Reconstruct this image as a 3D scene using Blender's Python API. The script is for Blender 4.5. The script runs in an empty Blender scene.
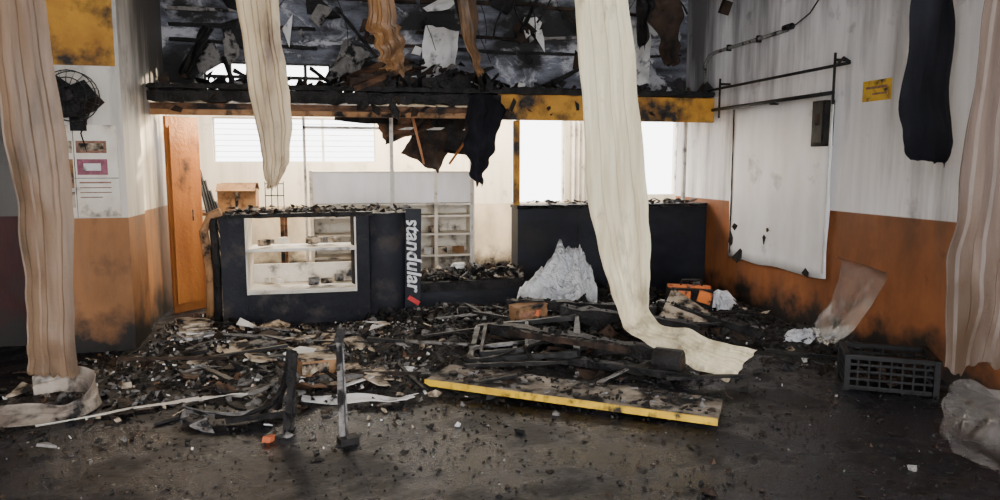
import bpy, bmesh, math, random
from mathutils import Vector, Matrix, Euler, noise
random.seed(7)
D=bpy.data
def V(*a): return Vector(a)
def link(o): bpy.context.scene.collection.objects.link(o)

# ---------------------------------------------------------------- materials
def newmat(name):
    m=D.materials.new(name); m.use_nodes=True
    nt=m.node_tree; b=nt.nodes['Principled BSDF']
    return m,nt,b
def noise_node(nt,sc,detail=6,scale=1.0,rough=.6,dist=0.0):
    g=nt.nodes.new('ShaderNodeNewGeometry'); mp=nt.nodes.new('ShaderNodeMapping')
    mp.inputs['Scale'].default_value=sc
    nt.links.new(g.outputs['Position'],mp.inputs['Vector'])
    n=nt.nodes.new('ShaderNodeTexNoise'); n.inputs['Scale'].default_value=scale
    n.inputs['Detail'].default_value=detail; n.inputs['Roughness'].default_value=rough
    n.inputs['Distortion'].default_value=dist
    nt.links.new(mp.outputs[0],n.inputs['Vector'])
    return n.outputs['Fac']
def maprange(nt,sock,a,b,c=0.,d=1.):
    r=nt.nodes.new('ShaderNodeMapRange'); r.inputs[1].default_value=a; r.inputs[2].default_value=b
    r.inputs[3].default_value=c; r.inputs[4].default_value=d
    nt.links.new(sock,r.inputs[0]); return r.outputs[0]
def mix(nt,f,a,b):
    m=nt.nodes.new('ShaderNodeMix'); m.data_type='RGBA'
    if isinstance(f,(int,float)): m.inputs[0].default_value=f
    else: nt.links.new(f,m.inputs[0])
    for i,v in ((6,a),(7,b)):
        if isinstance(v,tuple): m.inputs[i].default_value=(*v,1)
        else: nt.links.new(v,m.inputs[i])
    return m.outputs[2]
def bumpn(nt,bsdf,sock,strength,dist=.02):
    b=nt.nodes.new('ShaderNodeBump'); b.inputs['Strength'].default_value=strength
    b.inputs['Distance'].default_value=dist
    nt.links.new(sock,b.inputs['Height']); nt.links.new(b.outputs[0],bsdf.inputs['Normal'])
def M(name,a,b,sc=(3,3,3),lo=.38,hi=.62,soot=0,sootc=(.014,.013,.013),ssc=(1.6,1.6,1.6),rough=.7,bump=.3,bsc=25,metal=0,alpha=1,spec=.4):
    m,nt,bs=newmat(name)
    n=noise_node(nt,sc)
    c=mix(nt,maprange(nt,n,lo,hi),a,b)
    if soot>0:
        n2=noise_node(nt,ssc,8)
        t=.72-.44*soot
        sf=maprange(nt,n2,t-.05,t+.09)
        c=mix(nt,sf,c,sootc)
        if alpha<1: nt.links.new(maprange(nt,sf,0,1,alpha,min(1,alpha+.35)),bs.inputs['Alpha'])
    nt.links.new(c,bs.inputs['Base Color'])
    bs.inputs['Roughness'].default_value=rough; bs.inputs['Metallic'].default_value=metal
    bs.inputs['Specular IOR Level'].default_value=spec
    if bump: bumpn(nt,bs,noise_node(nt,(bsc,)*3,4),bump)
    return m
def Mwall(name,lower,upper,zb,soot=.25,streak=(6,6,.35),sk=.74,smoke=.0):
    m,nt,bs=newmat(name)
    g=nt.nodes.new('ShaderNodeNewGeometry'); s=nt.nodes.new('ShaderNodeSeparateXYZ')
    nt.links.new(g.outputs['Position'],s.inputs[0])
    f=maprange(nt,s.outputs[2],zb-.004,zb+.004)
    up=mix(nt,maprange(nt,noise_node(nt,streak,5),.45,.75),upper,tuple(k*sk for k in upper))
    lo=mix(nt,maprange(nt,noise_node(nt,(2,2,1.2),7),.38,.7),lower,tuple(k*.45 for k in lower))
    c=mix(nt,f,lo,up)
    t=.74-.44*soot
    c=mix(nt,maprange(nt,noise_node(nt,(1.1,1.1,.8),9,1,.65),t-.04,t+.12),c,(.03,.026,.024))
    n=noise_node(nt,(3.5,3.5,.45),7)
    add=nt.nodes.new('ShaderNodeMath'); add.operation='ADD'
    nt.links.new(maprange(nt,s.outputs[2],1.5,4.2,0,.28),add.inputs[0]); nt.links.new(n,add.inputs[1])
    ad2=nt.nodes.new('ShaderNodeMath'); ad2.operation='ADD'
    nt.links.new(add.outputs[0],ad2.inputs[0]); nt.links.new(maprange(nt,s.outputs[1],6.4,8.6,0,smoke),ad2.inputs[1])
    c=mix(nt,maprange(nt,ad2.outputs[0],.60,.90,0,.88),c,(.075,.066,.062))
    n=noise_node(nt,(3,3,3),6)
    ad=nt.nodes.new('ShaderNodeMath'); ad.operation='ADD'
    nt.links.new(maprange(nt,s.outputs[2],0,.5,.47,0),ad.inputs[0]); nt.links.new(n,ad.inputs[1])
    c=mix(nt,maprange(nt,ad.outputs[0],.62,.88),c,(.02,.017,.015))
    nt.links.new(c,bs.inputs['Base Color']); bs.inputs['Roughness'].default_value=.55
    bs.inputs['Specular IOR Level'].default_value=.3
    bumpn(nt,bs,noise_node(nt,(20,20,4),4),.15)
    return m

BROWN=(.34,.12,.042); YEL=(.55,.27,.03); WHITE=(.88,.86,.86)
m_wallR=Mwall('painted_wall',BROWN,WHITE,1.18,.16,sk=.76,smoke=.18)
m_wallL=Mwall('pillar_paint',(.33,.15,.058),(.68,.63,.55),1.15,.30,smoke=.32)
m_wallBR=Mwall('cream_wall',(.80,.66,.47),(.88,.79,.63),1.0,.16)
m_recess=Mwall('painted_shade_wall',(.05,.014,.012),(.13,.12,.11),1.15,.4)  # white over dark red, with the recess shade put into the colours
m_yel=M('yellow_paint',YEL,(.38,.17,.022),soot=.47,ssc=(2.5,2.5,2.5))
m_upper,nt,bs=newmat('burnt_upper_wall')
c=mix(nt,maprange(nt,noise_node(nt,(1.2,1.2,4),8,1,.7),.4,.6),(.022,.022,.026),(.18,.19,.23))
c=mix(nt,maprange(nt,noise_node(nt,(1.8,1.8,2.4),8,1,.7,1.0),.53,.60),c,(.46,.46,.49))
c=mix(nt,maprange(nt,noise_node(nt,(1.0,1,1.6),6,1,.6),.50,.59),c,(.012,.011,.011))
nt.links.new(c,bs.inputs['Base Color']); bumpn(nt,bs,noise_node(nt,(4,4,12),6),.6,.05); bs.inputs['Roughness'].default_value=.8

m_char=M('charred',(.004,.0037,.0037),(.021,.019,.018),sc=(7,7,7),rough=.55,bump=.9,bsc=40,spec=.22)
m_charb=M('charred_brown',(.008,.006,.005),(.05,.03,.02),sc=(5,5,5),rough=.75,bump=.6,spec=.2)
m_ash=M('ash_grey',(.16,.15,.14),(.34,.32,.30),sc=(9,9,9),soot=.48,ssc=(9,9,9),rough=.9,bump=.8,spec=.2)
m_paper=M('scorched_paper',(.52,.43,.32),(.3,.22,.14),sc=(8,8,8),soot=.48,ssc=(8,8,8),rough=.9,spec=.2)
m_white=M('sooty_white',(.78,.77,.76),(.6,.58,.55),sc=(4,4,4),soot=.3,ssc=(6,6,6),rough=.6)
m_board=M('white_board',(.88,.87,.87),(.76,.74,.73),sc=(3,3,1),soot=.15,rough=.35,bump=.05)
m_shelf=M('cream_shelf',(.84,.79,.68),(.7,.62,.5),sc=(4,4,4),soot=.22,ssc=(4,4,4),rough=.5)
m_wood=M('burnt_wood',(.17,.09,.05),(.08,.04,.022),sc=(3,3,20),soot=.5,ssc=(4,4,4),rough=.8,spec=.2)
m_card=M('cardboard',(.36,.20,.10),(.25,.13,.055),soot=.36,ssc=(5,5,5),rough=.9,spec=.2)
m_brick=M('brick_orange',(.5,.13,.045),(.38,.09,.035),rough=.9)
m_blk=M('black_laminate',(.004,.005,.009),(.014,.016,.024),sc=(1.5,1.5,3),rough=.5,bump=.25,soot=.3,spec=.22)
m_desk=M('scorched_desk_front',(.004,.0045,.008),(.014,.0145,.021),sc=(2,2,2),rough=.6,bump=.7,bsc=9,soot=.35,ssc=(3,3,3),sootc=(.045,.038,.033),spec=.2)
m_metal=M('bare_metal',(.26,.25,.24),(.10,.095,.09),sc=(8,8,8),soot=.52,ssc=(6,6,6),rough=.45,metal=.5)
m_dmetal=M('black_metal',(.007,.007,.007),(.026,.024,.023),sc=(8,8,8),rough=.5,spec=.25)
m_crate=M('black_plastic',(.003,.003,.0035),(.009,.009,.010),sc=(8,8,8),rough=.5,bump=.2,spec=.25)
m_alu=M('white_frame',(.74,.70,.62),(.5,.46,.4),soot=.24,ssc=(3,3,3),rough=.5)
m_yedge=M('yellow_edge',(.74,.46,.025),(.56,.32,.02),sc=(6,6,6),soot=.34,ssc=(9,9,9),rough=.5)
m_boardtop=M('board_top',(.40,.34,.27),(.18,.145,.11),sc=(7,7,7),soot=.56,ssc=(5,5,5),rough=.85,spec=.2)
m_door=M('brown_door',(.38,.14,.03),(.27,.09,.02),sc=(8,8,1),soot=.22,rough=.5)
m_sheet=M('clear_plastic',(.34,.31,.29),(.2,.18,.165),sc=(7,7,7),soot=.36,ssc=(6,6,6),sootc=(.05,.04,.033),rough=.12,alpha=.34,bump=1,bsc=9,spec=1)
m_red=M('red_letter',(.6,.03,.03),(.4,.02,.02),rough=.5,bump=0)
m_letter=M('white_letter',(.8,.8,.8),(.5,.5,.5),sc=(20,20,20),rough=.5,bump=0,soot=.25,ssc=(12,12,12))
m_pink=M('pink_print',(.36,.12,.17),(.22,.07,.09),sc=(20,20,20),rough=.6,bump=0)
m_bprint=M('brown_print',(.16,.07,.05),(.34,.17,.1),sc=(30,30,30),rough=.6,bump=0)
m_orange=M('orange_plastic',(.8,.2,.02),(.6,.13,.02),soot=.34,ssc=(14,14,14),rough=.45)
m_cloth=M('burnt_cloth',(.004,.0043,.006),(.014,.014,.019),sc=(4,4,1),rough=.85,bump=.3,spec=.15)
def slat(name,a,b,soot=.25,sc=(9,9,.6),sootc=(.07,.045,.028),zt=0):
    m,nt,bs=newmat(name)
    c=mix(nt,maprange(nt,noise_node(nt,sc),.35,.68),a,b)
    c=mix(nt,maprange(nt,noise_node(nt,(3,3,.9),8),.67-.44*soot,.81-.44*soot),c,sootc)
    # scorch towards the melted lower end
    g=nt.nodes.new('ShaderNodeNewGeometry'); s=nt.nodes.new('ShaderNodeSeparateXYZ'); nt.links.new(g.outputs['Position'],s.inputs[0])
    ad=nt.nodes.new('ShaderNodeMath'); ad.operation='ADD'
    nt.links.new(maprange(nt,s.outputs[2],zt,zt+.7,.22,0),ad.inputs[0]); nt.links.new(noise_node(nt,(7,7,4),8),ad.inputs[1])
    c=mix(nt,maprange(nt,ad.outputs[0],.64,.85,0,.85),c,sootc)
    nt.links.new(c,bs.inputs['Base Color']); bs.inputs['Roughness'].default_value=.45; bs.inputs['Specular IOR Level'].default_value=.35
    bumpn(nt,bs,noise_node(nt,(12,12,12),4),.25); return m
m_slD=slat('cream_slat',(.86,.77,.53),(.54,.45,.28),.22,sootc=(.14,.09,.05))
m_slA=slat('brown_slat',(.26,.165,.10),(.13,.08,.048),.4)
m_slB=slat('tan_slat',(.58,.45,.27),(.33,.24,.14),.34,sootc=(.12,.07,.04),zt=1.4)
m_slC=slat('rust_slat',(.27,.14,.055),(.13,.06,.025),.4,zt=2.4)
m_slE=slat('taupe_slat',(.15,.11,.085),(.075,.052,.04),.42,zt=.3)
m_edge=M('pale_slat',(.42,.36,.29),(.22,.17,.135),soot=.44,ssc=(5,5,5),rough=.5)

m_floor,nt,bs=newmat('burnt_tile_floor')
n1=noise_node(nt,(.8,.8,.8),9,1,.7); n2=noise_node(nt,(4,4,4),10,1,.72)
c=mix(nt,maprange(nt,n1,.4,.62),(.005,.0048,.0068),(.020,.0195,.026))
c=mix(nt,maprange(nt,n2,.48,.58),c,(.0025,.0025,.003))
n3=noise_node(nt,(15,15,15),10,1,.78)
c=mix(nt,maprange(nt,n3,.56,.74),c,(.085,.082,.092))
br=nt.nodes.new('ShaderNodeTexBrick'); g=nt.nodes.new('ShaderNodeNewGeometry')
br.offset=0; br.inputs['Scale'].default_value=1; br.inputs['Brick Width'].default_value=.45; br.inputs['Row Height'].default_value=.45
br.inputs['Mortar Size'].default_value=.006
nt.links.new(g.outputs['Position'],br.inputs['Vector'])
c=mix(nt,maprange(nt,br.outputs['Fac'],0,1,0,.75),c,(.0015,.0015,.0015))
nt.links.new(c,bs.inputs['Base Color'])
wet=maprange(nt,noise_node(nt,(1.5,1.5,1.5),8,1,.62),.42,.56)
nt.links.new(maprange(nt,wet,0,1,.5,.17),bs.inputs['Roughness'])
nt.links.new(maprange(nt,wet,0,1,.2,.5),bs.inputs['Specular IOR Level'])
bumpn(nt,bs,noise_node(nt,(13,13,13),10,1,.72),.55,.03)

m_rub,nt,bs=newmat('rubble')
g=nt.nodes.new('ShaderNodeNewGeometry'); s=nt.nodes.new('ShaderNodeSeparateXYZ'); nt.links.new(g.outputs['Position'],s.inputs[0])
left=maprange(nt,s.outputs[0],-.3,1.6,1,0)
c=mix(nt,maprange(nt,noise_node(nt,(6,6,6),9,1,.75),.4,.65),(.004,.0037,.0037),(.03,.027,.025))
c2=mix(nt,maprange(nt,noise_node(nt,(6,6,6),9,1,.75),.4,.62),(.014,.012,.011),(.10,.085,.072))
c=mix(nt,left,c,c2)
c=mix(nt,maprange(nt,noise_node(nt,(17,17,17),8,1,.75),.60,.70),c,(.17,.15,.135))
nt.links.new(c,bs.inputs['Base Color']); bs.inputs['Roughness'].default_value=.6; bs.inputs['Specular IOR Level'].default_value=.25
bumpn(nt,bs,noise_node(nt,(22,22,22),9,1,.75),1,.06)

# ---------------------------------------------------------------- builder
class B:
    def __init__(s,name): s.n=name; s.v=[]; s.f=[]; s.mi=[]; s.mats=[]; s.sm=[]
    def mid(s,m):
        if m not in s.mats: s.mats.append(m)
        return s.mats.index(m)
    def add(s,vs,fs,m,smooth=False):
        o=len(s.v); s.v+= [tuple(v) for v in vs]; k=s.mid(m)
        for f in fs: s.f.append([i+o for i in f]); s.mi.append(k); s.sm.append(smooth)
    def box(s,c,d,m,rot=(0,0,0),taper=1):
        R=Euler(rot).to_matrix(); c=V(*c); vs=[]
        for z in (-.5,.5):
            for x,y in ((-.5,-.5),(.5,-.5),(.5,.5),(-.5,.5)):
                k=taper if z>0 else 1
                vs.append(R@V(x*d[0]*k,y*d[1]*k,z*d[2])+c)
        s.add(vs,[(3,2,1,0),(4,5,6,7),(0,1,5,4),(1,2,6,5),(2,3,7,6),(3,0,4,7)],m)
    def bb(s,x0,x1,y0,y1,z0,z1,m): s.box(((x0+x1)/2,(y0+y1)/2,(z0+z1)/2),(x1-x0,y1-y0,z1-z0),m)
    def tube(s,pts,r,m,n=8,closed=False):
        pts=[V(*p) for p in pts]; N=len(pts); vs=[]
        up=V(0,0,1)
        for i,p in enumerate(pts):
            a=pts[(i-1)%N] if (closed or i>0) else p; b=pts[(i+1)%N] if (closed or i<N-1) else p
            t=(b-a).normalized(); u=up if abs(t.dot(up))<.9 else V(0,1,0.01)
            x=t.cross(u).normalized(); y=x.cross(t)
            for k in range(n):
                w=2*math.pi*k/n; vs.append(p+(x*math.cos(w)+y*math.sin(w))*r)
        fs=[]
        for i in range(N if closed else N-1):
            j=(i+1)%N
            for k in range(n):
                l=(k+1)%n; fs.append((i*n+k,i*n+l,j*n+l,j*n+k))
        if not closed: fs+= [tuple(range(n))[::-1],tuple((N-1)*n+k for k in range(n))]
        s.add(vs,fs,m,True)
    def beam(s,a,b,w,h,m,roll=0,jit=.01):
        a=V(*a);b=V(*b);t=(b-a); q=t.to_track_quat('X','Z'); R=q.to_matrix()@Matrix.Rotation(roll,3,'X')
        c=(a+b)/2; vs=[]; N=max(2,int(t.length/.08))
        for i in range(N+1):
            x=(i/N-.5)*t.length; k=random.uniform(.7,1.12)
            for y,z in ((-.5,-.5),(.5,-.5),(.5,.5),(-.5,.5)):
                p=R@V(x+random.uniform(-jit,jit),y*w*k*random.uniform(.85,1.08),z*h*k*random.uniform(.85,1.1))+c
                vs.append(p)
        fs=[(0,3,2,1),(N*4,N*4+1,N*4+2,N*4+3)]
        for i in range(N):
            for k in range(4):
                l=(k+1)%4; fs.append((i*4+k,i*4+l,i*4+4+l,i*4+4+k))
        s.add(vs,fs,m)
    def shard(s,p,r,th,m,rot,n=None):
        n=n or random.randint(3,7); R=Euler(rot).to_matrix(); el=random.uniform(.3,1)
        ring=[]
        for k in range(n):
            w=2*math.pi*(k+random.uniform(-.35,.35))/n; rr=r*random.uniform(.5,1.2)
            ring.append((math.cos(w)*rr,math.sin(w)*rr*el))
        bend=random.uniform(-.4,.4)*r
        vs=[R@V(x*(1 if z<0 else .93),y*(1 if z<0 else .93),z+bend*(x/r)**2)+V(*p) for z in (-th/2,th/2) for x,y in ring]
        fs=[tuple(range(n))[::-1],tuple(range(n,2*n))]+[(k,(k+1)%n,n+(k+1)%n,n+k) for k in range(n)]
        s.add(vs,fs,m)
    def lump(s,p,r,m):
        R=Euler((random.random()*6,random.random()*6,random.random()*6)).to_matrix()
        vs=[]
        for x,y,z in ((1,0,0),(-1,0,0),(0,1,0),(0,-1,0),(0,0,1),(0,0,-1)):
            vs.append(R@(V(x,y,z)*r*random.uniform(.5,1.2)+V(random.uniform(-.3,.3),random.uniform(-.3,.3),random.uniform(-.3,.3))*r)+V(*p))
        s.add(vs,[(0,2,4),(2,1,4),(1,3,4),(3,0,4),(2,0,5),(1,2,5),(3,1,5),(0,3,5)],m)
    def sheet(s,c,w,h,m,rot=(0,0,0),amp=.03,n=10,jag=.15,freq=3,fold=0):
        R=Euler(rot).to_matrix(); vs=[]; sd=random.uniform(0,50)
        for j in range(n+1):
            for i in range(n+1):
                u=i/n-.5; v=j/n-.5
                ex=1+jag*noise.noise(V(v*4,sd,0)); ez=1+jag*noise.noise(V(u*4,sd+9,0))
                y=amp*noise.noise(V(u*freq,v*freq,sd))*2+fold*(u*u)*4*w
                vs.append(R@V(u*w*ex,y,v*h*ez)+V(*c))
        fs=[(j*(n+1)+i,j*(n+1)+i+1,(j+1)*(n+1)+i+1,(j+1)*(n+1)+i) for j in range(n) for i in range(n)]
        s.add(vs,fs,m,True)
    def done(s,bevel=0,solid=0,parent=None):
        me=D.meshes.new(s.n); me.from_pydata(s.v,[],s.f)
        for m in s.mats: me.materials.append(m)
        me.polygons.foreach_set('material_index',s.mi); me.polygons.foreach_set('use_smooth',s.sm); me.update()
        o=D.objects.new(s.n,me); link(o)
        if solid: q=o.modifiers.new('t','SOLIDIFY'); q.thickness=solid
        if bevel: q=o.modifiers.new('b','BEVEL'); q.width=bevel; q.segments=2; q.limit_method='ANGLE'
        if parent: o.parent=parent
        return o
def cat(p0,p1,p2,p3,t):
    return .5*((2*p1)+(p2-p0)*t+(2*p0-5*p1+4*p2-p3)*t*t+(3*p1-p0-3*p2+p3)*t*t*t)
def ribbon(name,pairs,m,ridge=.014,ridges=4,M_=28,seg=9,wob=.012,jag=.05,solid=.004,smooth=False,curl=0):
    L=[V(*a) for a,b in pairs]; Rr=[V(*b) for a,b in pairs]; rows=[]
    n=len(L); sd=random.uniform(0,90)
    for i in range(n-1):
        for k in range(seg+(1 if i==n-2 else 0)):
            t=k/seg
            g=lambda A:cat(A[max(i-1,0)],A[i],A[i+1],A[min(i+2,n-1)],t)
            rows.append((g(L),g(Rr)))
    vs=[]; N=len(rows)
    for i,(a,b) in enumerate(rows):
        c0=(rows[max(i-1,0)][0]+rows[max(i-1,0)][1]); c1=(rows[min(i+1,N-1)][0]+rows[min(i+1,N-1)][1])
        t=(c1-c0).normalized(); w=(b-a); nn=w.cross(t).normalized()
        s_=i*.16
        ea=noise.noise(V(s_*1.5,sd,0))*wob*1.5; eb=noise.noise(V(s_*1.5,sd+7,0))*wob*1.5
        a2=a+w.normalized()*ea; b2=b+w.normalized()*eb
        for k in range(M_+1):
            u=k/M_; p=a2.lerp(b2,u)
            off=ridge*(1 if math.sin(u*ridges*2*math.pi)>.3 else -.4)+wob*2*noise.noise(V(u*2,s_,sd))+curl*(2*u-1)**2
            p=p+nn*off
            if i==N-1: p=p+t*jag*noise.noise(V(u*6,sd,3))*2
            vs.append(p)
    W=M_+1
    fs=[(i*W+k,i*W+k+1,(i+1)*W+k+1,(i+1)*W+k) for i in range(N-1) for k in range(M_)]
    b=B(name); b.add(vs,fs,m,smooth)
    return b.done(solid=solid)

# ---------------------------------------------------------------- room shell
CZ=4.3
def simple(name,x0,x1,y0,y1,z0,z1,m): b=B(name); b.bb(x0,x1,y0,y1,z0,z1,m); return b.done()
simple('floor',-4.4,5.8,-2.5,11,-.12,0,m_floor)
simple('ceiling',-4.4,4.55,-1.3,8.9,CZ,CZ+.12,m_char)
simple('wall_right',4.35,4.55,-1.3,8.9,0,CZ,m_wallR)
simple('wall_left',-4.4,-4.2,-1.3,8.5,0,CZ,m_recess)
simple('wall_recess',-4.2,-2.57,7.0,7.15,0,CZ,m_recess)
simple('wall_side',-2.1,-1.88,7.15,8.9,0,CZ,m_wallL)
b=B('pillar'); b.bb(-2.57,-1.77,6.62,7.15,0,CZ,m_wallL)
b.bb(-2.575,-1.80,6.612,6.62,2.4,CZ,m_yel); b.done()

def wall_holes(name,x0,x1,y0,y1,z0,z1,holes,m):
    b=B(name); xs=sorted({x0,x1,*[h[0] for h in holes],*[h[1] for h in holes]})
    zs=sorted({z0,z1,*[h[2] for h in holes],*[h[3] for h in holes]})
    for i in range(len(xs)-1):
        for j in range(len(zs)-1):
            cx=(xs[i]+xs[i+1])/2; cz=(zs[j]+zs[j+1])/2
            if any(h[0]<cx<h[1] and h[2]<cz<h[3] for h in holes): continue
            b.bb(xs[i],xs[i+1],y0,y1,zs[j],zs[j+1],m)
    return b.done()
H1=(-1.74,.5,1.62,2.25); H2=(2.55,3.4,1.0,2.3); H3=(4.2,5.3,1.1,2.3)
wall_holes('wall_back',-2.5,5.8,10.8,11,0,2.6,[H1,H2,H3],m_wallBR)
U1=(-1.47,-.1,2.42,2.74)
wall_holes('wall_upper_back',-1.88,4.35,8.7,8.85,2.28,CZ,[U1,(0,.24,2.42,2.72)],m_upper)
simple('wall_backroom_left',-2.5,-2.3,8.9,10.8,0,2.6,m_wallBR)
simple('wall_backroom_right',5.6,5.8,8.5,10.8,0,2.6,m_wallBR)
simple('wall_backroom_front_right',4.55,5.8,8.35,8.5,0,2.6,m_wallBR)
b=B('mezzanine_ledge'); b.bb(-1.87,4.34,7.98,8.69,2.28,2.36,m_char)
b.beam((-1.86,7.95,2.28),(1.75,7.95,2.30),.14,.12,m_char,jit=.02); b.beam((1.75,7.93,2.42),(4.33,7.93,2.42),.1,.05,m_char)
b.bb(1.72,4.34,7.93,8.0,2.09,2.37,m_yel)
b.bb(-1.87,1.7,7.97,8.05,2.16,2.22,m_wood); b.bb(-1.87,1.7,7.96,8.04,2.10,2.155,m_card)
b.beam((-1.86,7.9,2.38),(4.3,7.9,2.40),.07,.05,m_char,jit=.02)
for i in range(70):   # peeling, sagging charred skin along the edge
    x=random.uniform(-1.8,4.2); up=random.random()<.6
    b.shard((x,7.89,2.44+random.random()*.05 if up else random.uniform(2.14,2.3)),random.uniform(.03,.12),.008,random.choice([m_char,m_char,m_charb]),(math.pi/2+random.gauss(0,.3),random.random()*6,random.gauss(0,.2)))
b.done()
def window(name,h,y,nx,nz,m=m_alu,bars=0,w=.035):
    b=B(name); x0,x1,z0,z1=h
    for i in range(nx+1):
        x=x0+(x1-x0)*i/nx; b.bb(x-w/2,x+w/2,y-.03,y+.03,z0,z1,m)
    for j in range(nz+1):
        z=z0+(z1-z0)*j/nz; b.bb(x0,x1,y-.028,y+.028,z-w/2,z+w/2,m)
    for k in range(1,bars):
        z=z0+(z1-z0)*k/bars; b.tube([(x0,y+.05,z),(x1,y+.05,z)],.005,m_alu,6)
    return b.done()
window('window_1',H1,10.86,3,1,bars=8)
window('window_2',H2,10.86,1,1)
window('window_3',H3,10.86,1,1)
window('window_4',U1,8.77,5,2,m=m_dmetal)
b=B('exposed_battens')
for z in (2.95,3.12,3.3,3.47,3.65,3.9):
    x=-1.8
    while x<4.0:
        l=random.uniform(.6,1.8); x2=min(x+l,4.25)
        if random.random()<.8: b.beam((x,8.66,z+random.uniform(-.02,.02)),(x2,8.66,z+random.uniform(-.05,.05)),.04,.04,random.choice([m_char,m_charb,m_ash]))
        x=x2+.05
for i in range(60):
    x=random.uniform(-1.5,4.0); z=random.uniform(2.7,3.9)
    b.shard((x,8.62,z),random.uniform(.04,.24),.01,random.choice([m_char,m_ash,m_char,m_white,m_charb,m_ash]),(math.pi/2+random.uniform(-.2,.2),random.uniform(0,6),0))
for i in range(12):
    x=random.uniform(-1.4,3.6); z=random.uniform(3.2,4.2); b.beam((x,8.5,z),(max(-1.7,min(4.2,x+random.uniform(-.9,.9))),8.4,z-random.uniform(.2,.6)),.05,.04,random.choice([m_char,m_charb]))
b.done()
b=B('hanging_wires')
for i in range(24):
    x=random.uniform(-1.4,3.8); y=random.uniform(7.6,8.4); L_=random.uniform(.6,1.6); pts=[]
    dx=random.uniform(-.4,.4)
    for k in range(8): pts.append((x+dx*(k/7)+.05*math.sin(k+i),y,4.29-L_*k/7-.1*math.sin(k/7*3.14)))
    b.tube(pts,random.choice([.005,.008,.012]),m_char,5)
b.done()

b=B('ledge_debris')
for i in range(420):
    x=random.choice([random.uniform(-1.7,1.7),random.gauss(.9,.6),random.uniform(1.7,4.2)]); x=max(-1.75,min(4.2,x)); y=random.uniform(7.95,8.55)
    top=.30*math.exp(-((x-1.0)/.8)**2)+.05
    b.shard((x,y,2.39+random.uniform(0,top)),random.uniform(.03,.15),.012,random.choice([m_char,m_char,m_charb,m_char,m_ash,m_white] if random.random()<.4 else [m_char,m_charb]),(random.uniform(-.8,.8),random.uniform(-.8,.8),random.uniform(0,6)))
for i in range(22):
    x=random.uniform(-1.3,2.6); b.beam((x,8.1+random.random()*.4,2.40),(x+random.uniform(-.4,.9),8.0+random.random()*.5,2.45+random.random()*.3),.04,.04,m_char)
b.box((.42,8.0,2.58),(.66,.32,.06),m_wood,(.5,-.4,.1)); b.box((.75,8.15,2.5),(.3,.2,.22),m_char,(.1,.2,.3))
b.box((.3,7.98,2.46),(.4,.22,.1),m_charb,(.2,.1,.1)); b.box((1.15,8.1,2.47),(.6,.25,.18),m_char,(.1,-.1,.2))
b.sheet((1.15,8.5,2.85),.4,.6,m_white,(0,.1,0),.08)
b.sheet((3.5,8.5,2.95),.5,.75,m_white,(0,-.1,0),.08)
b.sheet((.1,8.45,2.7),.3,.5,m_ash,(0,.5,0),.08); b.sheet((-1.5,8.45,2.8),.12,.6,m_char,(0,.5,0),.08)
b.done()

# ---------------------------------------------------------------- right wall fittings
b=B('towel_rack'); X=4.22
b.tube([(X,8.3,2.45),(X,5.45,2.45)],.014,m_dmetal); b.tube([(X,7.75,2.22),(X,5.64,2.22)],.018,m_dmetal)
for y in (7.6,5.64,):
    b.tube([(X,y,2.12),(X,y,2.56)],.012,m_dmetal); b.tube([(X,y,2.5),(4.348,y,2.5)],.012,m_dmetal)
b.tube([(X,6.6,2.2),(4.348,6.6,2.2)],.01,m_dmetal)
b.tube([(X,5.62,2.45),(X-.02,5.5,2.5),(X,5.45,2.46)],.012,m_dmetal); b.done()
b=B('conduit_pipe'); b.tube([(4.32,8.15,2.3),(4.32,8.15,2.8),(4.32,8.05,2.88),(4.32,7.9,2.9),(4.32,6.5,2.91)],.02,m_ash)
b.tube([(4.31,6.55,2.93),(4.31,6.42,2.93)],.032,m_char)
b.tube([(4.32,6.5,2.93),(4.3,6.35,2.93),(4.31,6.15,3.0),(4.3,5.95,3.15),(4.31,5.8,3.4),(4.31,5.75,4.29)],.006,m_dmetal,6)
for y in (7.6,7.0): b.bb(4.3,4.349,y,y+.03,2.87,2.94,m_dmetal)
b.done()
b=B('whiteboard')
b.sheet((4.32,6.6,1.38),1.7,1.66,m_board,(0,0,math.pi/2),.006,16,.04,2)
for (y,z,r) in ((7.38,.75,.10),(7.3,.9,.05),(7.2,.60,.09),(6.0,.58,.05)): b.shard((4.30,y,z),r,.006,m_char,(0,math.pi/2,0.5))
b.shard((4.295,6.72,.82),.08,.01,m_char,(0,math.pi/2,.3)); b.shard((4.295,6.66,.92),.04,.01,m_char,(0,math.pi/2,.3))
b.tube([(4.31,7.42,.6),(4.31,7.43,2.2)],.004,m_metal,6); b.tube([(4.31,5.78,.6),(4.31,5.77,2.2)],.006,m_alu,6); b.done(solid=.006)
b=B('electrical_box'); b.bb(4.25,4.349,5.78,5.96,1.76,2.17,m_char); b.bb(4.24,4.25,5.80,5.94,1.79,2.15,m_dmetal); b.bb(4.236,4.24,5.84,5.9,1.95,2.05,m_charb)
b.done(bevel=.006)
b=B('warning_sign'); b.bb(4.338,4.349,5.1,5.42,2.12,2.29,m_yedge); b.bb(4.334,4.338,5.14,5.38,2.22,2.24,m_bprint); b.bb(4.334,4.338,5.14,5.3,2.17,2.185,m_bprint); b.done()

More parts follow.
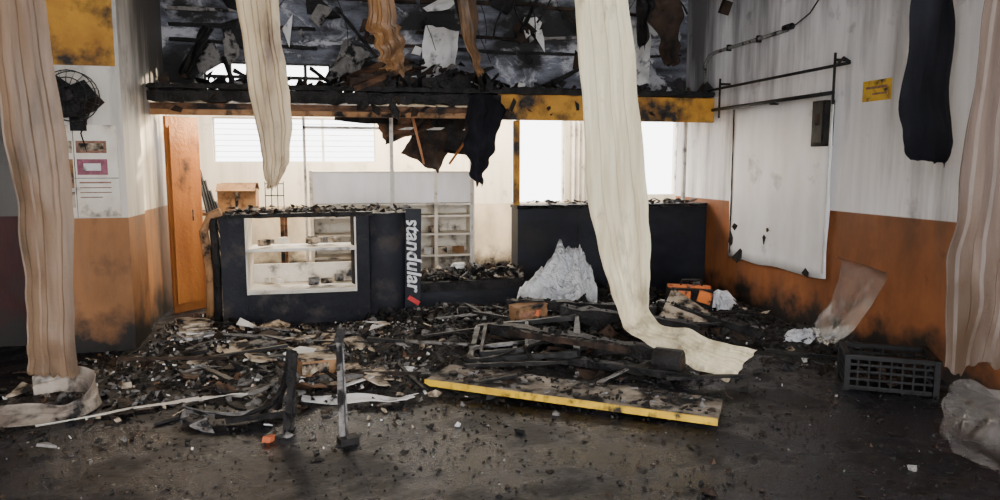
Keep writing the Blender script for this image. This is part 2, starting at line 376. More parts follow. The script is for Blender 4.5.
# ---------------------------------------------------------------- pillar fittings
b=B('wall_fan'); c=V(-2.1,6.42,2.14)
for rr,yy in ((.2,0),(.2,.09),(.14,-.03),(.07,-.04)):
    b.tube([(c.x+rr*math.cos(a*math.pi/12),c.y+yy,c.z+rr*math.sin(a*math.pi/12)) for a in range(24)],.005,m_dmetal,6,True)
for a in range(20):
    w=a*math.pi/10; b.tube([(c.x+.05*math.cos(w),c.y-.045,c.z+.05*math.sin(w)),(c.x+.14*math.cos(w),c.y-.03,c.z+.14*math.sin(w)),(c.x+.2*math.cos(w),c.y,c.z+.2*math.sin(w)),(c.x+.2*math.cos(w),c.y+.09,c.z+.2*math.sin(w))],.003,m_dmetal,5)
for k in range(3):
    w=k*2.094+.4; b.box((c.x+.1*math.cos(w),c.y+.03,c.z+.1*math.sin(w)),(.18,.012,.15),m_char,(0,-w,.0),.6)
b.tube([(c.x,c.y-.03,c.z),(c.x,c.y+.14,c.z)],.06,m_char,14); b.tube([(c.x,c.y+.12,c.z),(c.x,6.55,c.z-.16),(c.x,6.61,c.z-.16)],.025,m_char)
b.bb(c.x-.06,c.x+.06,6.585,6.62,c.z-.27,c.z-.06,m_char)
b.shard((c.x+.03,6.60,c.z-.05),.17,.01,m_charb,(math.pi/2,0,0),9)
b.tube([(c.x+.1,6.6,c.z-.1),(c.x+.02,6.58,1.85),(c.x+.05,6.6,1.7)],.006,m_char); b.done()
b=B('notice_board'); b.bb(-2.3,-1.82,6.6,6.62,1.16,1.92,m_shelf)
for (x0,x1,z0,z1,m) in ((-2.13,-1.90,1.69,1.79,m_bprint),(-2.11,-1.92,1.71,1.77,m_paper),(-2.27,-2.16,1.69,1.79,m_paper),(-2.13,-1.90,1.51,1.64,m_pink),(-2.08,-1.95,1.545,1.605,m_white),(-2.27,-2.16,1.40,1.64,m_card),(-2.27,-2.16,1.24,1.37,m_paper),(-2.12,-1.88,1.44,1.452,m_bprint),(-2.12,-1.88,1.40,1.408,m_bprint),(-2.12,-1.88,1.36,1.368,m_bprint),(-2.12,-1.95,1.32,1.328,m_bprint),(-2.3,-1.82,1.48,1.486,m_ash),(-2.15,-2.145,1.16,1.92,m_ash)):
    b.bb(x0,x1,6.596-(.003 if m in (m_white,) or (m is m_paper and x0==-2.11) else 0),6.6,z0,z1,m)
b.done()

# ---------------------------------------------------------------- front desk
b=B('reception_desk')
b.bb(-1.17,-.94,7.4,7.95,0,1.08,m_desk); b.bb(-.94,.13,7.4,7.95,0,.31,m_desk); b.bb(.13,.26,7.4,7.95,0,1.08,m_desk)
b.beam((-1.2,7.42,1.09),(.3,7.42,1.1),.06,.05,m_char,jit=.015); b.beam((-1.2,7.94,1.09),(.3,7.94,1.1),.05,.05,m_char)
b.bb(-.94,.13,7.44,7.9,.74,.76,m_shelf); b.bb(-.94,.13,7.4,7.92,.31,.35,m_shelf)
b.bb(-.94,-.925,7.42,7.9,.35,1.07,m_shelf); b.bb(.115,.13,7.42,7.9,.35,1.07,m_shelf)
b.bb(-.94,.13,7.4,7.425,.31,.345,m_alu); b.bb(-.94,-.925,7.4,7.42,.35,1.07,m_alu); b.bb(.115,.13,7.4,7.42,.35,1.07,m_alu); b.bb(-.94,.13,7.405,7.42,.735,.765,m_alu)
b.bb(-.94,.13,7.9,7.92,.35,.55,m_shelf)
for i in range(14):
    x=random.uniform(-.85,.05); z=random.choice([.36,.77]); b.box((x,random.uniform(7.55,7.8),z+.04),(random.uniform(.05,.12),.06,random.uniform(.04,.1)),random.choice([m_shelf,m_white,m_paper,m_ash]),(0,0,random.random()))
vs=[]; n=10
for j in range(2):
    for i in range(n+1):
        a=i/n; x=-1.2-.1*math.sin(a*math.pi*.6); y=7.45+.5*a
        vs.append((x,y,j*1.08))
b.add(vs,[(i,i+1,n+2+i,n+1+i) for i in range(n)],m_door,True)
b.tube([(-1.31,7.5,.0),(-1.28,7.45,.5),(-1.32,7.42,.95),(-1.25,7.4,1.10),(-1.15,7.4,1.14)],.045,m_card)
b.tube([(-1.22,7.42,.0),(-1.21,7.4,.6),(-1.23,7.4,1.08)],.04,m_char)
cx,cy,r=.42,7.74,.34; N=20; vs=[]
for z in (0,1.10):
    for i in range(N+1):
        w=math.pi*(1+ (i/N)); rr=r*(1+.02*noise.noise(V(i*.3,z,0)))
        vs.append((cx+rr*math.cos(w),cy+rr*math.sin(w),z+ (.03*noise.noise(V(i*.7,3,0)) if z else 0)))
b.add(vs,[(i,i+1,N+2+i,N+1+i) for i in range(N)],m_desk,True); b.add(vs[N+1:],[tuple(range(N+1))],m_char)
for i in range(130):
    x=random.uniform(-1.15,.7); yy=random.choice([7.41,7.93]) if x<.15 else random.uniform(7.45,7.9)
    b.shard((x,yy,1.11+random.random()*.05),random.uniform(.02,.07),.01,random.choice([m_char,m_charb,m_char,m_ash]),(random.uniform(-.8,.8),random.uniform(-.6,.6),random.random()*6))
desk=b.done(bevel=.004)
b=B('sign_panel'); b.box((.70,7.37,.6),(.16,.03,1.1),m_blk,(0.03,0.02,-.1)); b.box((.70,7.35,.2),(.13,.012,.05),m_red,(0.03,.6,-.1)); sg=b.done(bevel=.003)
cu=D.curves.new('lettering','FONT'); cu.body='standular'; cu.size=.205; cu.extrude=.003; cu.offset=.004; cu.shear=.2; cu.align_x='CENTER'; cu.align_y='CENTER'
cu.materials.append(m_letter); t=D.objects.new('lettering',cu); link(t)
t.rotation_euler=(math.pi/2,math.pi/2,-.1); t.location=(.70,7.345,.68); t.parent=sg
b=B('collapsed_counter'); b.bb(.80,1.95,7.65,8.0,0,.34,m_blk); b.box((1.35,7.62,.3),(1.15,.06,.1),m_char,(0.1,-.02,0))
for i in range(260):
    b.shard((random.uniform(.8,1.92),random.uniform(7.6,8.0),.36+random.random()*.1),random.uniform(.02,.09),.012,random.choice([m_char,m_charb,m_char,m_char,m_char,m_char,m_paper,m_ash]),(random.uniform(-.9,.9),random.uniform(-.9,.9),random.random()*6))
b.tube([(1.15,7.8,.42),(1.2,7.8,.48),(1.3,7.8,.48)],.04,m_white,10)
b.done()
b=B('service_counter'); b.bb(1.97,4.34,8.03,8.35,0,1.09,m_blk); b.beam((1.95,8.15,1.11),(4.33,8.15,1.11),.36,.04,m_char,jit=.01)
for x in (2.7,3.45): b.bb(x-.004,x+.004,8.026,8.03,.05,1.08,m_char)
b.tube([(2.9,8.1,1.16),(3.4,8.15,1.2),(3.5,8.2,1.15)],.01,m_dmetal)
for i in range(90):
    b.shard((random.uniform(2.1,4.2),random.uniform(8.0,8.3),1.14+random.random()*.03),random.uniform(.02,.08),.01,random.choice([m_char,m_charb,m_ash]),(random.uniform(-.6,.6),random.uniform(-.5,.5),random.random()*6))
b.done()
b=B('glazing_frame')
b.bb(1.93,2.0,8.05,8.12,1.13,2.09,m_yel); b.bb(2.02,2.06,8.3,8.34,1.13,2.27,m_alu)
b.bb(.55,.59,8.4,8.44,0,2.27,m_alu); b.bb(-.42,-.39,8.6,8.64,0,2.27,m_alu); b.bb(1.5,1.53,8.5,8.54,0,2.27,m_alu)
b.bb(3.55,3.58,8.3,8.34,1.13,2.27,m_alu); b.bb(4.1,4.14,8.2,8.24,1.13,2.27,m_alu); b.bb(-.42,1.53,8.6,8.63,2.0,2.03,m_alu)
b.tube([(1.25,8.5,1.6),(1.6,8.4,2.1)],.015,m_door)
b.done()

# ---------------------------------------------------------------- back room
b=B('display_cabinet'); x0,x1,y0,y1=-.36,1.62,9.0,9.4
b.bb(x0,x1,y1-.02,y1,.05,1.5,m_shelf)
for z in (.1,.45,.72,.95,1.1,1.5): b.bb(x0,x1,y0,y1,z-.012,z+.012,m_shelf)
b.bb(x0,x1,y0,y0+.01,1.12,1.49,m_board)
for x in (x0,.62,1.15,x1): b.bb(x-.02,x+.02,y0-.01,y1,0,1.52,m_shelf)
for i in range(14): b.box((random.uniform(.7,1.5),9.15,random.choice([.16,.5,.77])),(.12,.1,.09),random.choice([m_white,m_paper,m_card,m_char]),(0,0,random.random()))
b.done()
b=B('brown_cabinet_door'); b.box((-1.66,8.35,1.05),(.04,.40,2.1),m_door,(0,0,-.75)); b.box((-1.64,8.3,1.05),(.012,.32,1.9),m_door,(0,0,-.75)); b.tube([(-1.55,8.18,1.0),(-1.55,8.18,1.12)],.01,m_metal); b.done(bevel=.004)
b=B('leaning_rods')
for i in range(6): b.beam((-1.30+.05*i,8.75+.03*i,.0),(-1.66+.05*i,9.0,1.65-.12*i),.035,.02,m_dmetal)
b.done()
b=B('side_table'); b.bb(-2.0,-.7,9.5,10.1,.96,1.0,m_wood)
for x in (-1.95,-.75):
    for y in (9.54,10.06): b.bb(x-.025,x+.025,y-.025,y+.025,0,.96,m_wood)
b.done()
b=B('cardboard_box'); b.bb(-1.52,-1.06,9.55,9.9,1.0,1.28,m_card); b.box((-1.29,9.51,1.31),(.46,.16,.008),m_card,(.6,0,0)); b.box((-1.29,9.94,1.31),(.46,.16,.008),m_card,(-.6,0,0)); b.bb(-1.31,-1.27,9.548,9.55,1.0,1.28,m_paper); b.done()
b=B('wire_rack')
for z in (1.01,1.2,1.35): b.tube([(-.95,9.6,z),(-.72,9.6,z)],.008,m_dmetal,6)
for i in range(4): b.tube([(-.95+.075*i,9.6,1.0),(-.95+.075*i,9.6,1.38)],.006,m_dmetal,6)
b.done()
b=B('fallen_panel'); b.sheet((1.05,8.62,1.85),.5,.55,m_charb,(0,.5,.1),.05); b.sheet((.75,8.55,2.05),.6,.25,m_wood,(0,-.35,0),.05); b.sheet((1.3,8.6,2.0),.5,.5,m_char,(.1,.2,0),.05); b.beam((.8,8.5,2.25),(.95,8.5,1.6),.03,.03,m_door); b.sheet((.3,8.5,2.15),.7,.16,m_char,(0,.05,0),.05); b.done(solid=.012)
b=B('back_curtain')
vs=[];n=40
for j in range(2):
    for i in range(n+1):
        a=i/n; vs.append((3.42+.5*a,10.6+.04*math.sin(a*40),.95+1.3*j))
b.add(vs,[(i,i+1,n+2+i,n+1+i) for i in range(n)],m_shelf,True)
b.tube([(2.4,10.62,2.32),(5.5,10.62,2.32)],.015,m_dmetal); b.done()

# ---------------------------------------------------------------- hanging slats
ribbon('ceiling_slat',[((1.62,5.5,4.3),(2.05,5.5,4.3)),((1.72,5.5,3.5),(2.15,5.5,3.5)),((1.79,5.5,2.86),(2.24,5.5,2.86)),((1.85,5.46,2.1),(2.35,5.52,2.1)),((1.93,5.5,1.31),(2.44,5.5,1.31)),((2.06,5.5,.8),(2.47,5.48,.85)),((2.16,5.42,.42),(2.46,5.48,.46)),((2.23,5.28,.24),(2.46,5.28,.33)),((2.38,5.0,.17),(2.60,5.02,.32)),((2.54,4.78,.09),(2.76,4.76,.27)),((2.70,4.60,.03),(2.9,4.56,.27))],m_slD,ridge=.008,ridges=4,wob=.016,jag=.02)
ribbon('ceiling_slat',[((-2.2,5.3,4.3),(-1.9,5.3,4.3)),((-2.17,5.3,3.4),(-1.87,5.3,3.4)),((-2.16,5.3,2.64),(-1.84,5.3,2.64)),((-2.13,5.28,1.8),(-1.78,5.32,1.8)),((-2.1,5.3,1.3),(-1.76,5.3,1.3)),((-2.09,5.3,.8),(-1.79,5.28,.8)),((-2.1,5.3,.4),(-1.80,5.28,.38)),((-2.12,5.32,.17),(-1.8,5.3,.16))],m_slA,ridge=.005,ridges=3,wob=.014,curl=.03)
ribbon('curled_slat',[((-2.1,5.36,.16),(-2.1,5.36,.02)),((-1.9,5.42,.2),(-1.9,5.38,.03)),((-1.72,5.3,.2),(-1.69,5.26,.02)),((-1.64,5.1,.17),(-1.6,5.08,.01)),((-1.7,4.9,.1),(-1.68,4.82,.01)),((-1.95,4.95,.08),(-1.92,4.75,.01)),((-2.3,5.05,.07),(-2.28,4.8,.01)),((-2.7,5.2,.07),(-2.7,4.95,.01))],m_edge,ridge=.004,ridges=1,M_=14,wob=.008)
ribbon('ceiling_slat',[((-.85,6,4.3),(-.52,6,4.3)),((-.75,6,2.85),(-.45,6,2.85)),((-.71,5.98,2.4),(-.41,6.02,2.4)),((-.66,6,2.05),(-.38,6,2.05)),((-.62,6,1.7),(-.39,6,1.7)),((-.60,6.02,1.5),(-.43,6,1.55)),((-.58,6.02,1.4),(-.5,6,1.42))],m_slB,ridge=.009,ridges=3)
ribbon('ceiling_slat',[((.2,6.5,4.3),(.45,6.5,4.3)),((.24,6.5,3.0),(.48,6.5,3.0)),((.28,6.5,2.7),(.54,6.45,2.75)),((.36,6.45,2.5),(.56,6.5,2.55)),((.36,6.45,2.42),(.58,6.55,2.4))],m_slC,ridge=.014,ridges=3,wob=.04)
ribbon('ceiling_slat',[((3.63,3.6,4.3),(4.2,3.7,4.3)),((3.64,3.6,3.2),(4.18,3.7,3.2)),((3.65,3.6,2.6),(4.18,3.7,2.6)),((3.62,3.6,1.9),(4.15,3.65,1.9)),((3.56,3.6,1.2),(4.1,3.62,1.2)),((3.53,3.6,.8),(4.05,3.6,.8)),((3.54,3.58,.36),(4.0,3.62,.34))],m_slE,ridge=.008,ridges=3,wob=.02)
ribbon('ceiling_slat',[((1.12,7.3,4.3),(1.3,7.3,4.3)),((1.16,7.3,3.2),(1.34,7.3,3.2)),((1.28,7.32,2.7),(1.38,7.3,2.7)),((1.38,7.35,2.5),(1.42,7.3,2.5))],m_slC,ridge=.01,ridges=2,M_=10,wob=.04)
ribbon('burnt_drape',[((3.1,7.4,4.3),(3.55,7.4,4.3)),((3.15,7.4,3.5),(3.6,7.4,3.5)),((3.2,7.4,3.2),(3.6,7.4,3.2)),((3.35,7.38,2.9),(3.62,7.42,2.9)),((3.42,7.4,2.68),(3.55,7.4,2.64))],m_charb,ridge=.015,ridges=2,wob=.06,smooth=True)
ribbon('burnt_drape',[((3.0,7.2,4.3),(3.12,7.2,4.3)),((3.0,7.2,3.5),(3.16,7.2,3.5)),((3.04,7.2,3.1),(3.18,7.2,3.1)),((3.08,7.2,2.8),(3.14,7.2,2.8))],m_char,ridge=.02,ridges=2,M_=12,wob=.05)
ribbon('burnt_cloth',[((3.55,4.0,4.3),(3.95,4.1,4.3)),((3.58,4.0,3.2),(3.98,4.1,3.2)),((3.58,4.0,2.6),(4.0,4.1,2.6)),((3.56,4.02,2.0),(4.02,4.1,2.0)),((3.57,4.0,1.76),(4.0,4.05,1.72)),((3.66,4.0,1.62),(3.97,4.05,1.60))],m_cloth,ridge=.010,ridges=2,wob=.02,smooth=True,curl=.06,jag=.02)
ribbon('burnt_cloth',[((1.38,7.8,2.35),(1.66,7.8,2.35)),((1.36,7.78,2.1),(1.72,7.8,2.1)),((1.32,7.8,1.85),(1.68,7.78,1.85)),((1.33,7.8,1.6),(1.58,7.78,1.62)),((1.4,7.8,1.4),(1.5,7.8,1.38))],m_cloth,ridge=.015,ridges=2,wob=.05,smooth=True)
b=B('hanging_cable'); b.tube([(1.05,7.5,4.3),(1.15,7.5,3.4),(1.3,7.6,2.9),(1.52,7.75,2.38)],.025,m_char); b.tube([(4.0,7.2,4.3),(4.02,7.2,3.3),(4.05,7.2,3.2)],.012,m_char); b.box((4.03,7.2,3.25),(.1,.06,.14),m_charb,(.3,.2,.1)); b.done()

# ---------------------------------------------------------------- debris ground
clus=[(2.3,6.3,1.2,.8,.2),(3.4,7.2,.8,.5,.16),(-.6,6.3,1.1,.8,.07),(.6,6.7,.8,.4,.08),(4.0,6.2,.4,1.0,.12),(.5,5.5,1.4,.8,.05),(1.4,7.2,.5,.3,.12),(-1.3,7.3,.5,.6,.08)]
def H(x,y):
    h=sum(a*math.exp(-((x-cx)/sx)**2-((y-cy)/sy)**2) for cx,cy,sx,sy,a in clus)
    k=min(1,h*14)
    return h*(.75+.7*noise.noise(V(x*2.2,y*2.2,0)))+k*.04*noise.noise(V(x*9,y*9,1))+k*.02*noise.noise(V(x*22,y*22,1))-.012
b=B('rubble_mound'); nx,ny=300,200; x0,x1,y0,y1=-1.85,4.34,3.9,7.98
vs=[(x0+(x1-x0)*i/nx,y0+(y1-y0)*j/ny,H(x0+(x1-x0)*i/nx,y0+(y1-y0)*j/ny)) for j in range(ny+1) for i in range(nx+1)]
b.add(vs,[(j*(nx+1)+i,j*(nx+1)+i+1,(j+1)*(nx+1)+i+1,(j+1)*(nx+1)+i) for j in range(ny) for i in range(nx)],m_rub,False); b.done()
b=B('scattered_debris')
dark=[m_char]*10+[m_charb]*3+[m_dmetal]
light=[m_ash]*6+[m_paper]*2+[m_white]*2+[m_wood]*1
def spot():
    if random.random()<.75:
        c=random.choice(clus+[(-.3,5.4,1.2,.5,0),(-1.2,6.0,.5,.8,0)]); return random.gauss(c[0],c[2]*.75),random.gauss(c[1],c[3]*.75)
    return random.uniform(-2.4,4.2),4.0+ (random.random()**.8)*3.8
cnt=0
while cnt<7000:
    x,y=spot()
    if not(-2.6<x<4.25 and 2.6<y<7.95): continue
    if y>7.3 and -1.3<x<.85: continue
    if y>6.5 and x<-1.7: continue
    cnt+=1
    r=min(.15,random.lognormvariate(-3.85,.62))
    if y<4.7: r*=.6
    pl=.42 if x<.7 else .10
    m=random.choice(light if random.random()<pl else dark)
    if m is m_white: r*=.7
    z=max(H(x,y),0)
    if random.random()<.4: b.lump((x,y,z+.01),r*.75,m)
    else: b.shard((x,y,z+.01+random.random()*.02),r,random.uniform(.004,.02),m,(random.gauss(0,.3),random.gauss(0,.3),random.random()*6))
for i in range(70):
    x,y=random.gauss(-.5,.6),random.gauss(5.9,.6)
    if x>-1.7 and y<7.2: b.shard((x,y,max(H(x,y),0)+.04),random.uniform(.06,.16),.015,random.choice([m_ash,m_ash,m_paper,m_ash,m_charb,m_wood]),(random.gauss(0,.15),random.gauss(0,.15),random.random()*6))
for i in range(4500):   # ash and grit over the front floor
    x,y=random.uniform(-2.5,4.2),2.0+3.2*random.random()**.75
    k=random.random()
    if k<.9: b.lump((x,y,.002),random.lognormvariate(-5.1,.55),random.choice(dark+[m_ash,m_charb]))
    else: b.shard((x,y,.006),random.lognormvariate(-4.1,.4),.004,random.choice(dark+[m_charb]),(random.gauss(0,.15),random.gauss(0,.15),random.random()*6))
b.done()
b=B('charred_slats')
for i in range(95):
    x,y=spot()
    if not(-1.5<x<3.8 and 4.6<y<7.1): continue
    if x<.4 and random.random()<.45: continue
    a=random.gauss(-.4,.7); l=random.uniform(.1,.42); z=max(H(x,y),0)+.04
    b.beam((x-math.cos(a)*l,y-math.sin(a)*l,z+random.uniform(-.01,.05)),(x+math.cos(a)*l,y+math.sin(a)*l,z+random.uniform(-.01,.08)),random.uniform(.015,.05),random.uniform(.01,.03),random.choice([m_char,m_char,m_char,m_charb,m_ash,m_dmetal]))
b.done()

b=B('yellow_edged_board'); ang=math.atan2(-1.08,1.64)
Rz=Matrix.Rotation(ang,3,'Z'); cc=V(1.48,4.55,.06)
N=40
def bd(z,y,i):
    x=(i/N-.5)*1.98; yy=y+(.05*noise.noise(V(i*.5,0,5)) if y>0 else 0)
    return cc+Rz@V(x,yy,z-.015*x)
rows=[(.018,-.2),(.018,.2),(-.018,.2),(-.018,-.2)]; fs=[]
vs=[bd(z,y,i) for i in range(N+1) for z,y in rows]
for i in range(N):
    for k in range(4):
        l=(k+1)%4; fs.append((i*4+k,i*4+l,i*4+4+l,i*4+4+k))
fs+= [(0,1,2,3),(N*4+3,N*4+2,N*4+1,N*4)]
b.add(vs,fs,m_boardtop)
b.add([cc+Rz@V(x,y,z-.015*x) for z in (-.022,.022) for x,y in ((-.99,-.215),(.99,-.215),(.99,-.2),(-.99,-.2))],[(3,2,1,0),(4,5,6,7),(0,1,5,4),(1,2,6,5),(2,3,7,6),(3,0,4,7)],m_yedge)
for i in range(170):
    x=random.uniform(-.9,.95); p=cc+Rz@V(x,random.uniform(-.15,.19),.025-.015*x); b.shard(p,random.uniform(.008,.045),.01,random.choice([m_char,m_char,m_ash,m_charb]),(random.gauss(0,.2),random.gauss(0,.2),random.random()*6))
b.done()

b=B('metal_window_frame')
def fr(P,w,h,m):
    for i in range(len(P)): b.beam(P[i],P[(i+1)%len(P)],w,h,m)
fr([(.95,5.45,.06),(1.15,6.15,.16),(2.0,5.95,.26),(1.75,5.2,.14)],.05,.05,m_dmetal)
fr([(1.05,5.5,.1),(1.2,6.05,.2),(1.55,5.98,.22),(1.4,5.4,.14)],.03,.04,m_dmetal)
b.beam((1.3,5.4,.1),(1.5,6.1,.16),.04,.04,m_dmetal); b.beam((1.02,5.7,.1),(1.85,5.5,.2),.03,.03,m_metal)
b.done()
for a,c_,w,h,m in (((1.25,5.95,.2),(2.55,4.98,.12),.14,.11,m_char),((1.9,6.1,.28),(3.0,5.65,.16),.15,.13,m_char),((1.55,5.35,.08),(2.45,4.68,.06),.07,.06,m_char),((2.9,6.2,.3),(3.6,5.6,.1),.08,.06,m_char),((1.5,6.5,.3),(2.8,6.1,.25),.12,.1,m_char),((1.3,5.6,.24),(2.1,5.0,.2),.06,.05,m_charb)):
    b=B('charred_timber'); b.beam(a,c_,w,h,m,jit=.02)
    for k in range(25):
        p=V(*a).lerp(V(*c_),random.random()); b.lump((p.x,p.y,p.z+h*.4),.03,m_char)
    b.done()
b=B('burnt_stump_block'); b.tube([(2.28,4.94,.13),(2.44,4.80,.13)],.1,m_char,10); b.tube([(2.42,4.82,.13),(2.45,4.795,.13)],.07,m_charb,10); b.done(bevel=.008)
b=B('metal_post'); b.beam((-.005,4.08,0),(-.02,4.08,.66),.04,.01,m_metal,.2,.004); b.beam((-.03,4.10,0),(-.04,4.10,.64),.01,.04,m_ash,.2,.004); b.box((0,4.09,.02),(.11,.08,.04),m_char,(0,0,.3)); b.box((-.03,4.07,.64),(.05,.02,.08),m_char,(0,.3,0)); b.done()
b=B('charred_chair_leg')
b.beam((-.34,4.38,0),(-.31,4.38,.48),.055,.05,m_char,0,.02); b.beam((-.33,4.4,.42),(-.42,4.5,.1),.03,.03,m_char); b.beam((-.34,4.38,.1),(-.72,4.55,.03),.03,.04,m_char)
b.tube([(-.33,4.36,.5),(-.36,4.42,.3),(-.45,4.5,.13),(-.6,4.55,.06),(-.8,4.6,.04)],.016,m_char); b.beam((-.36,4.36,.0),(-.30,4.34,.5),.02,.05,m_char,0,.02)
for z in (.1,.2,.3,.4): b.lump((-.33,4.36,z),.04,m_char)
b.done()
ribbon('bent_metal_strip',[((-1.0,4.75,.03),(-1.0,4.68,.1)),((-.8,4.62,.03),(-.8,4.55,.09)),((-.6,4.6,.02),(-.6,4.53,.09)),((-.45,4.75,.03),(-.4,4.7,.12)),((-.38,4.95,.05),(-.33,4.92,.16))],m_ash,ridge=.002,M_=6,wob=.005)
ribbon('floor_strip',[((-1.85,4.72,.02),(-1.83,4.66,.05)),((-1.4,4.95,.02),(-1.38,4.88,.03)),((-.9,5.1,.02),(-.88,5.02,.04)),((-.7,5.05,.02),(-.66,4.98,.05))],m_alu,ridge=.002,M_=6,wob=.01)
ribbon('floor_strip',[((-.3,4.95,.03),(-.3,4.82,.03)),((0,4.85,.05),(0,4.72,.03)),((.3,4.78,.03),(.3,4.66,.05)),((.42,4.78,.04),(.4,4.68,.05))],m_white,ridge=.003,M_=8,wob=.01)
ribbon('floor_strip',[((-1.3,5.5,.03),(-1.3,5.42,.06)),((-1.1,5.7,.06),(-1.08,5.6,.08)),((-.9,5.75,.03),(-.85,5.65,.08))],m_ash,ridge=.003,M_=8,wob=.01)
b=B('small_wooden_box'); b.box((-.22,5.45,.1),(.26,.2,.12),m_card,(0,.05,.3)); b.box((-.22,5.345,.1),(.2,.005,.08),m_paper,(0,.05,.3)); b.box((-.22,5.45,.165),(.28,.22,.012),m_paper,(0,.05,.3)); b.done(bevel=.004)
b=B('paper_sheets')
for (x,y,s) in ((.1,5.1,.2),(.24,5.15,.16),(.05,5.25,.13),(-1.25,6.9,.2),(-1.15,6.7,.16),(-.9,6.9,.15),(-.4,6.4,.15),(.3,6.6,.13),(-.3,5.9,.14),(-.9,6.1,.14),(-.6,6.8,.14)):
    for k in range(3): b.shard((x+random.gauss(0,.05),y+random.gauss(0,.05),max(H(x,y),0)+.05+.012*k),s*.9,.006,random.choice([m_paper,m_paper,m_white]),(random.gauss(0,.12),random.gauss(0,.12),random.random()*6),5)
b.done()
b=B('paper_stack')
for k in range(8): b.box((-1.32+random.gauss(0,.01),6.75+random.gauss(0,.015),.06+.022*k),(.22,.3,.016),random.choice([m_paper,m_white,m_paper]),(.02,.05,random.gauss(.4,.12)))
b.done()
b=B('wooden_crate_block'); b.box((1.66,6.35,.24),(.3,.2,.13),m_card,(.05,-.1,.25)); b.box((1.66,6.24,.24),(.22,.01,.05),m_bprint,(.05,-.1,.25)); b.box((1.66,6.35,.31),(.31,.21,.01),m_card,(.05,-.1,.25)); b.done(bevel=.005)
b=B('tan_board'); b.add([(2.78,5.95,.2),(3.35,5.85,.16),(3.1,6.35,.40),(2.78,5.95,.22),(3.35,5.85,.18),(3.1,6.35,.42)],[(2,1,0),(3,4,5),(0,1,4,3),(1,2,5,4),(2,0,3,5)],m_paper); b.done()
b=B('brick_shard'); b.shard((-.45,4.2,.02),.045,.04,m_brick,(.2,.1,.5),5); b.shard((1.65,6.0,.3),.05,.05,m_brick,(.2,.1,.5),5); b.done()

def heap(name,c,rx,ry,h,m,peak=(0,0),nr=34,na=120,amp=.2,nf=6,pw=1.0,smooth=True,sd=3.3,cr=.08):
    vs=[(c[0]+peak[0]*rx,c[1]+peak[1]*ry,c[2]+h)]
    for i in range(1,nr+1):
        r=i/nr
        for k in range(na):
            w=2*math.pi*k/na; ed=1+.35*noise.noise(V(math.cos(w)*1.5,math.sin(w)*1.5,sd))
            fold=1-abs(math.sin(w*nf/2+2.2*noise.noise(V(math.cos(w),math.sin(w),sd+r*1.3))+1.2*r))
            ed*=1+.16*(fold-.5)*r
            x=r*math.cos(w)*ed+peak[0]*(1-r); y=r*math.sin(w)*ed+peak[1]*(1-r)
            z=h*((1-r)**pw)
            z+=h*amp*(fold-.45)*min(1,r*3)*(.35+.65*(1-r))
            z+=h*.16*noise.noise(V(x*2.2,y*2.2,sd))*min(1,r*4)*(1-r*.6)
            z+=h*cr*(abs(noise.noise(V(x*5,y*5,sd+4)))*1.6+abs(noise.noise(V(x*11,y*11,sd+4))))*min(1,r*5)
            if r>.93: z=min(z,.06)
            vs.append((c[0]+x*rx,c[1]+y*ry,c[2]+max(z,-.02)))
    fs=[(0,1+k,1+(k+1)%na) for k in range(na)]
    for i in range(nr-1):
        for k in range(na):
            l=(k+1)%na; fs.append((1+i*na+k,1+(i+1)*na+k,1+(i+1)*na+l,1+i*na+l))
    b=B(name); b.add(vs,fs,m,smooth); return b.done()
m_sheetw,nt,bs=newmat('white_plastic_sheet')
c=mix(nt,maprange(nt,noise_node(nt,(4,4,4)),.45,.7),(.90,.91,.94),(.66,.68,.73))
c=mix(nt,maprange(nt,noise_node(nt,(6,6,6),8),.62,.74),c,(.16,.15,.145))
nt.links.new(c,bs.inputs['Base Color']); bs.inputs['Roughness'].default_value=.28; bumpn(nt,bs,noise_node(nt,(8,8,8),4,1,.5,2.0),1,.09)
heap('crumpled_plastic_sheet',(2.16,7.10,.1),.48,.36,.62,m_sheetw,peak=(.5,.15),amp=.55,pw=.95,nf=9,cr=.12)
heap('white_bag',(3.85,6.75,.1),.16,.14,.18,m_sheetw,nr=14,na=50,amp=.5,pw=.5,nf=5,sd=8.1)
heap('white_bag',(4.02,5.6,.02),.2,.14,.10,m_sheetw,nr=14,na=50,amp=.6,pw=.5,nf=5,sd=12.7)
def pile(name,cx,cy,rx,ry,h,n=400):
    b=B(name)
    for i in range(n):
        w=random.random()*6.28; r=random.random()**.6; zt=h*(1-r)**.8
        p=(cx+r*rx*math.cos(w),cy+r*ry*math.sin(w),max(H(cx,cy),0)+random.uniform(0,zt)+.01)
        if random.random()<.5: b.lump(p,random.uniform(.015,.06),random.choice(dark))
        else: b.shard(p,random.uniform(.02,.09),.01,random.choice(dark+[m_ash]),(random.gauss(0,.7),random.gauss(0,.7),random.random()*6))
    b.done()
pile('burnt_heap',3.0,7.4,.6,.35,.25); pile('burnt_heap',4.08,5.0,.2,.35,.16,250); pile('burnt_heap',2.4,5.9,.9,.4,.15,500); pile('burnt_heap',1.0,7.1,.8,.25,.12,400); pile('burnt_heap',3.9,7.4,.35,.3,.22,300)

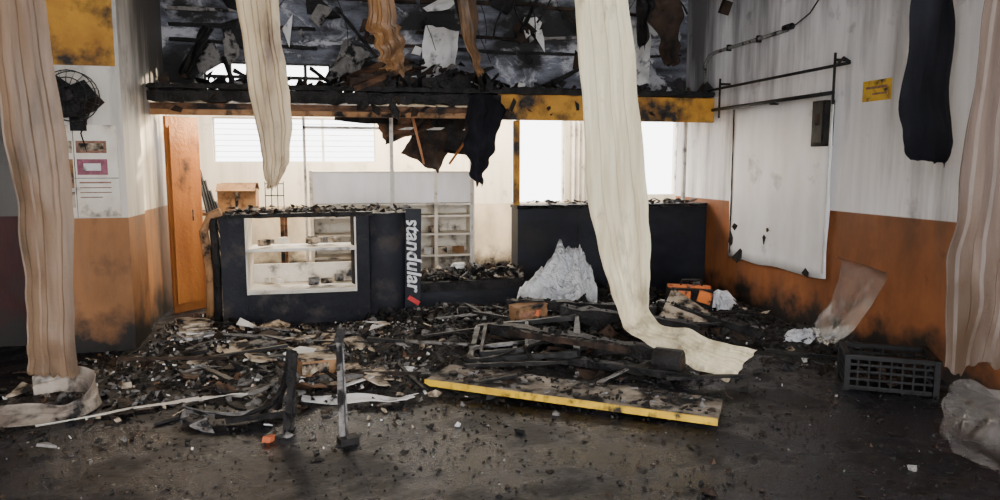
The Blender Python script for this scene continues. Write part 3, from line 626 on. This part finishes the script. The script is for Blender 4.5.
b=B('tool_case'); o=V(-.18,-.42,-.09)
def tb(c,d,m,r): b.box(V(*c)+o,d,m,r)
tb((3.7,7.25,.27),(.44,.24,.28),m_char,(0,.04,-.25)); tb((3.57,7.11,.30),(.13,.03,.2),m_orange,(0,.04,-.25)); tb((3.79,7.08,.33),(.14,.03,.12),m_orange,(0,.3,-.25)); tb((3.7,7.25,.42),(.44,.08,.03),m_orange,(0,.04,-.25))
tb((3.68,7.105,.2),(.3,.02,.03),m_brick,(0,.1,-.25)); tb((3.72,7.1,.2),(.08,.03,.06),m_yedge,(0,.5,0))
b.tube([V(*p)+o for p in ((3.6,7.25,.42),(3.62,7.25,.49),(3.8,7.2,.49),(3.82,7.2,.42))],.014,m_char); b.done(bevel=.008)

b=B('plastic_crate'); Rz=Matrix.Rotation(-.55,3,'Z'); cc=V(3.82,4.36,0); W,Dp,Hh=.56,.38,.26
def cb(x,y,z,dx,dy,dz):
    p=cc+Rz@V(x,y,z); b.box(p,(dx,dy,dz),m_crate,(0,0,-.55))
cb(0,0,.015,W,Dp,.02)
for s in (-1,1):
    for z in (.03,.085,.14,.19): cb(0,s*Dp/2,z,W,.012,.018); cb(s*W/2,0,z,.012,Dp,.018)
    cb(0,s*Dp/2,Hh-.015,W+.05,.04,.035); cb(s*W/2,0,Hh-.015,.04,Dp+.05,.035)
    for i in range(9): cb((i/8-.5)*W,s*Dp/2,Hh/2,.014,.014,Hh-.01)
    for i in range(7): cb(s*W/2,(i/6-.5)*Dp,Hh/2,.014,.014,Hh-.01)
    for q in (-1,1): cb(s*W/2,q*Dp/2,Hh/2,.04,.04,Hh)
for i in range(40):
    p=cc+Rz@V(random.uniform(-.2,.2),random.uniform(-.13,.13),.06+random.random()*.1); b.shard(p,random.uniform(.04,.09),.01,random.choice([m_char,m_charb]),(random.random(),random.random(),random.random()*6))
b.done(bevel=.003)
ribbon('leaning_plastic_sheet',[((4.25,5.50,.80),(4.32,4.98,.72)),((4.27,5.49,.70),(4.31,5.0,.65)),((4.24,5.53,.45),(4.24,5.06,.42)),((4.16,5.60,.2),(4.13,5.16,.18)),((4.06,5.66,.02),(4.0,5.26,.02))],m_sheet,ridge=.004,ridges=2,wob=.012,jag=.01,smooth=True,solid=0)
ribbon('curled_plastic_sheet',[((3.30,3.25,.02),(3.30,2.8,.0)),((3.24,3.28,.17),(3.24,2.85,.15)),((3.3,3.28,.35),(3.33,2.9,.32)),((3.44,3.2,.40),(3.48,2.88,.36)),((3.58,3.1,.25),(3.62,2.82,.22)),((3.7,3.05,.05),(3.75,2.75,.03))],m_sheet,ridge=.006,ridges=3,wob=.03,smooth=True,solid=0)

# ---------------------------------------------------------------- light
w=D.worlds.new('sky'); bpy.context.scene.world=w; w.use_nodes=True
bg=w.node_tree.nodes['Background']; bg.inputs[0].default_value=(.98,.975,1,1); bg.inputs[1].default_value=7.5
sn=D.lights.new('sun','SUN'); sn.energy=14; sn.angle=.03; sn.color=(1,.8,.55)
so=D.objects.new('sun',sn); link(so); so.rotation_euler=V(-4.85,-3.5,-1.0).to_track_quat('-Z','Y').to_euler(); so.location=(8,14,6)
def area(name,loc,dirv,sx,sy,e,col):
    l=D.lights.new(name,'AREA'); l.shape='RECTANGLE'; l.size=sx; l.size_y=sy; l.energy=e; l.color=col
    o=D.objects.new(name,l); link(o); o.location=loc; o.rotation_euler=V(*dirv).to_track_quat('-Z','Y').to_euler()
area('backroom_fill',(1.2,9.9,2.55),(0,.15,-1),4,1.2,240,(1,.84,.6))  # added warm fill to brighten the back room, no fixture there
area('pillar_glare_fill',(-.9,8.45,2.22),(-1,-.5,-1.1),.5,.3,70,(1,.78,.48))  # added light hidden behind the header, stands in for sun glare beside the pillar

cam=D.cameras.new('camera'); co=D.objects.new('camera',cam); link(co)
cam.lens=25.92; cam.sensor_width=36; cam.clip_start=.05
R_=V(.9768,-.2142,0).normalized(); F_=V(.2127,.9699,-.1186).normalized(); U_=R_.cross(F_).normalized()
mt=Matrix((R_,U_,-F_)).transposed().to_4x4(); mt.translation=(0,0,1.6); co.matrix_world=mt
bpy.context.scene.camera=co
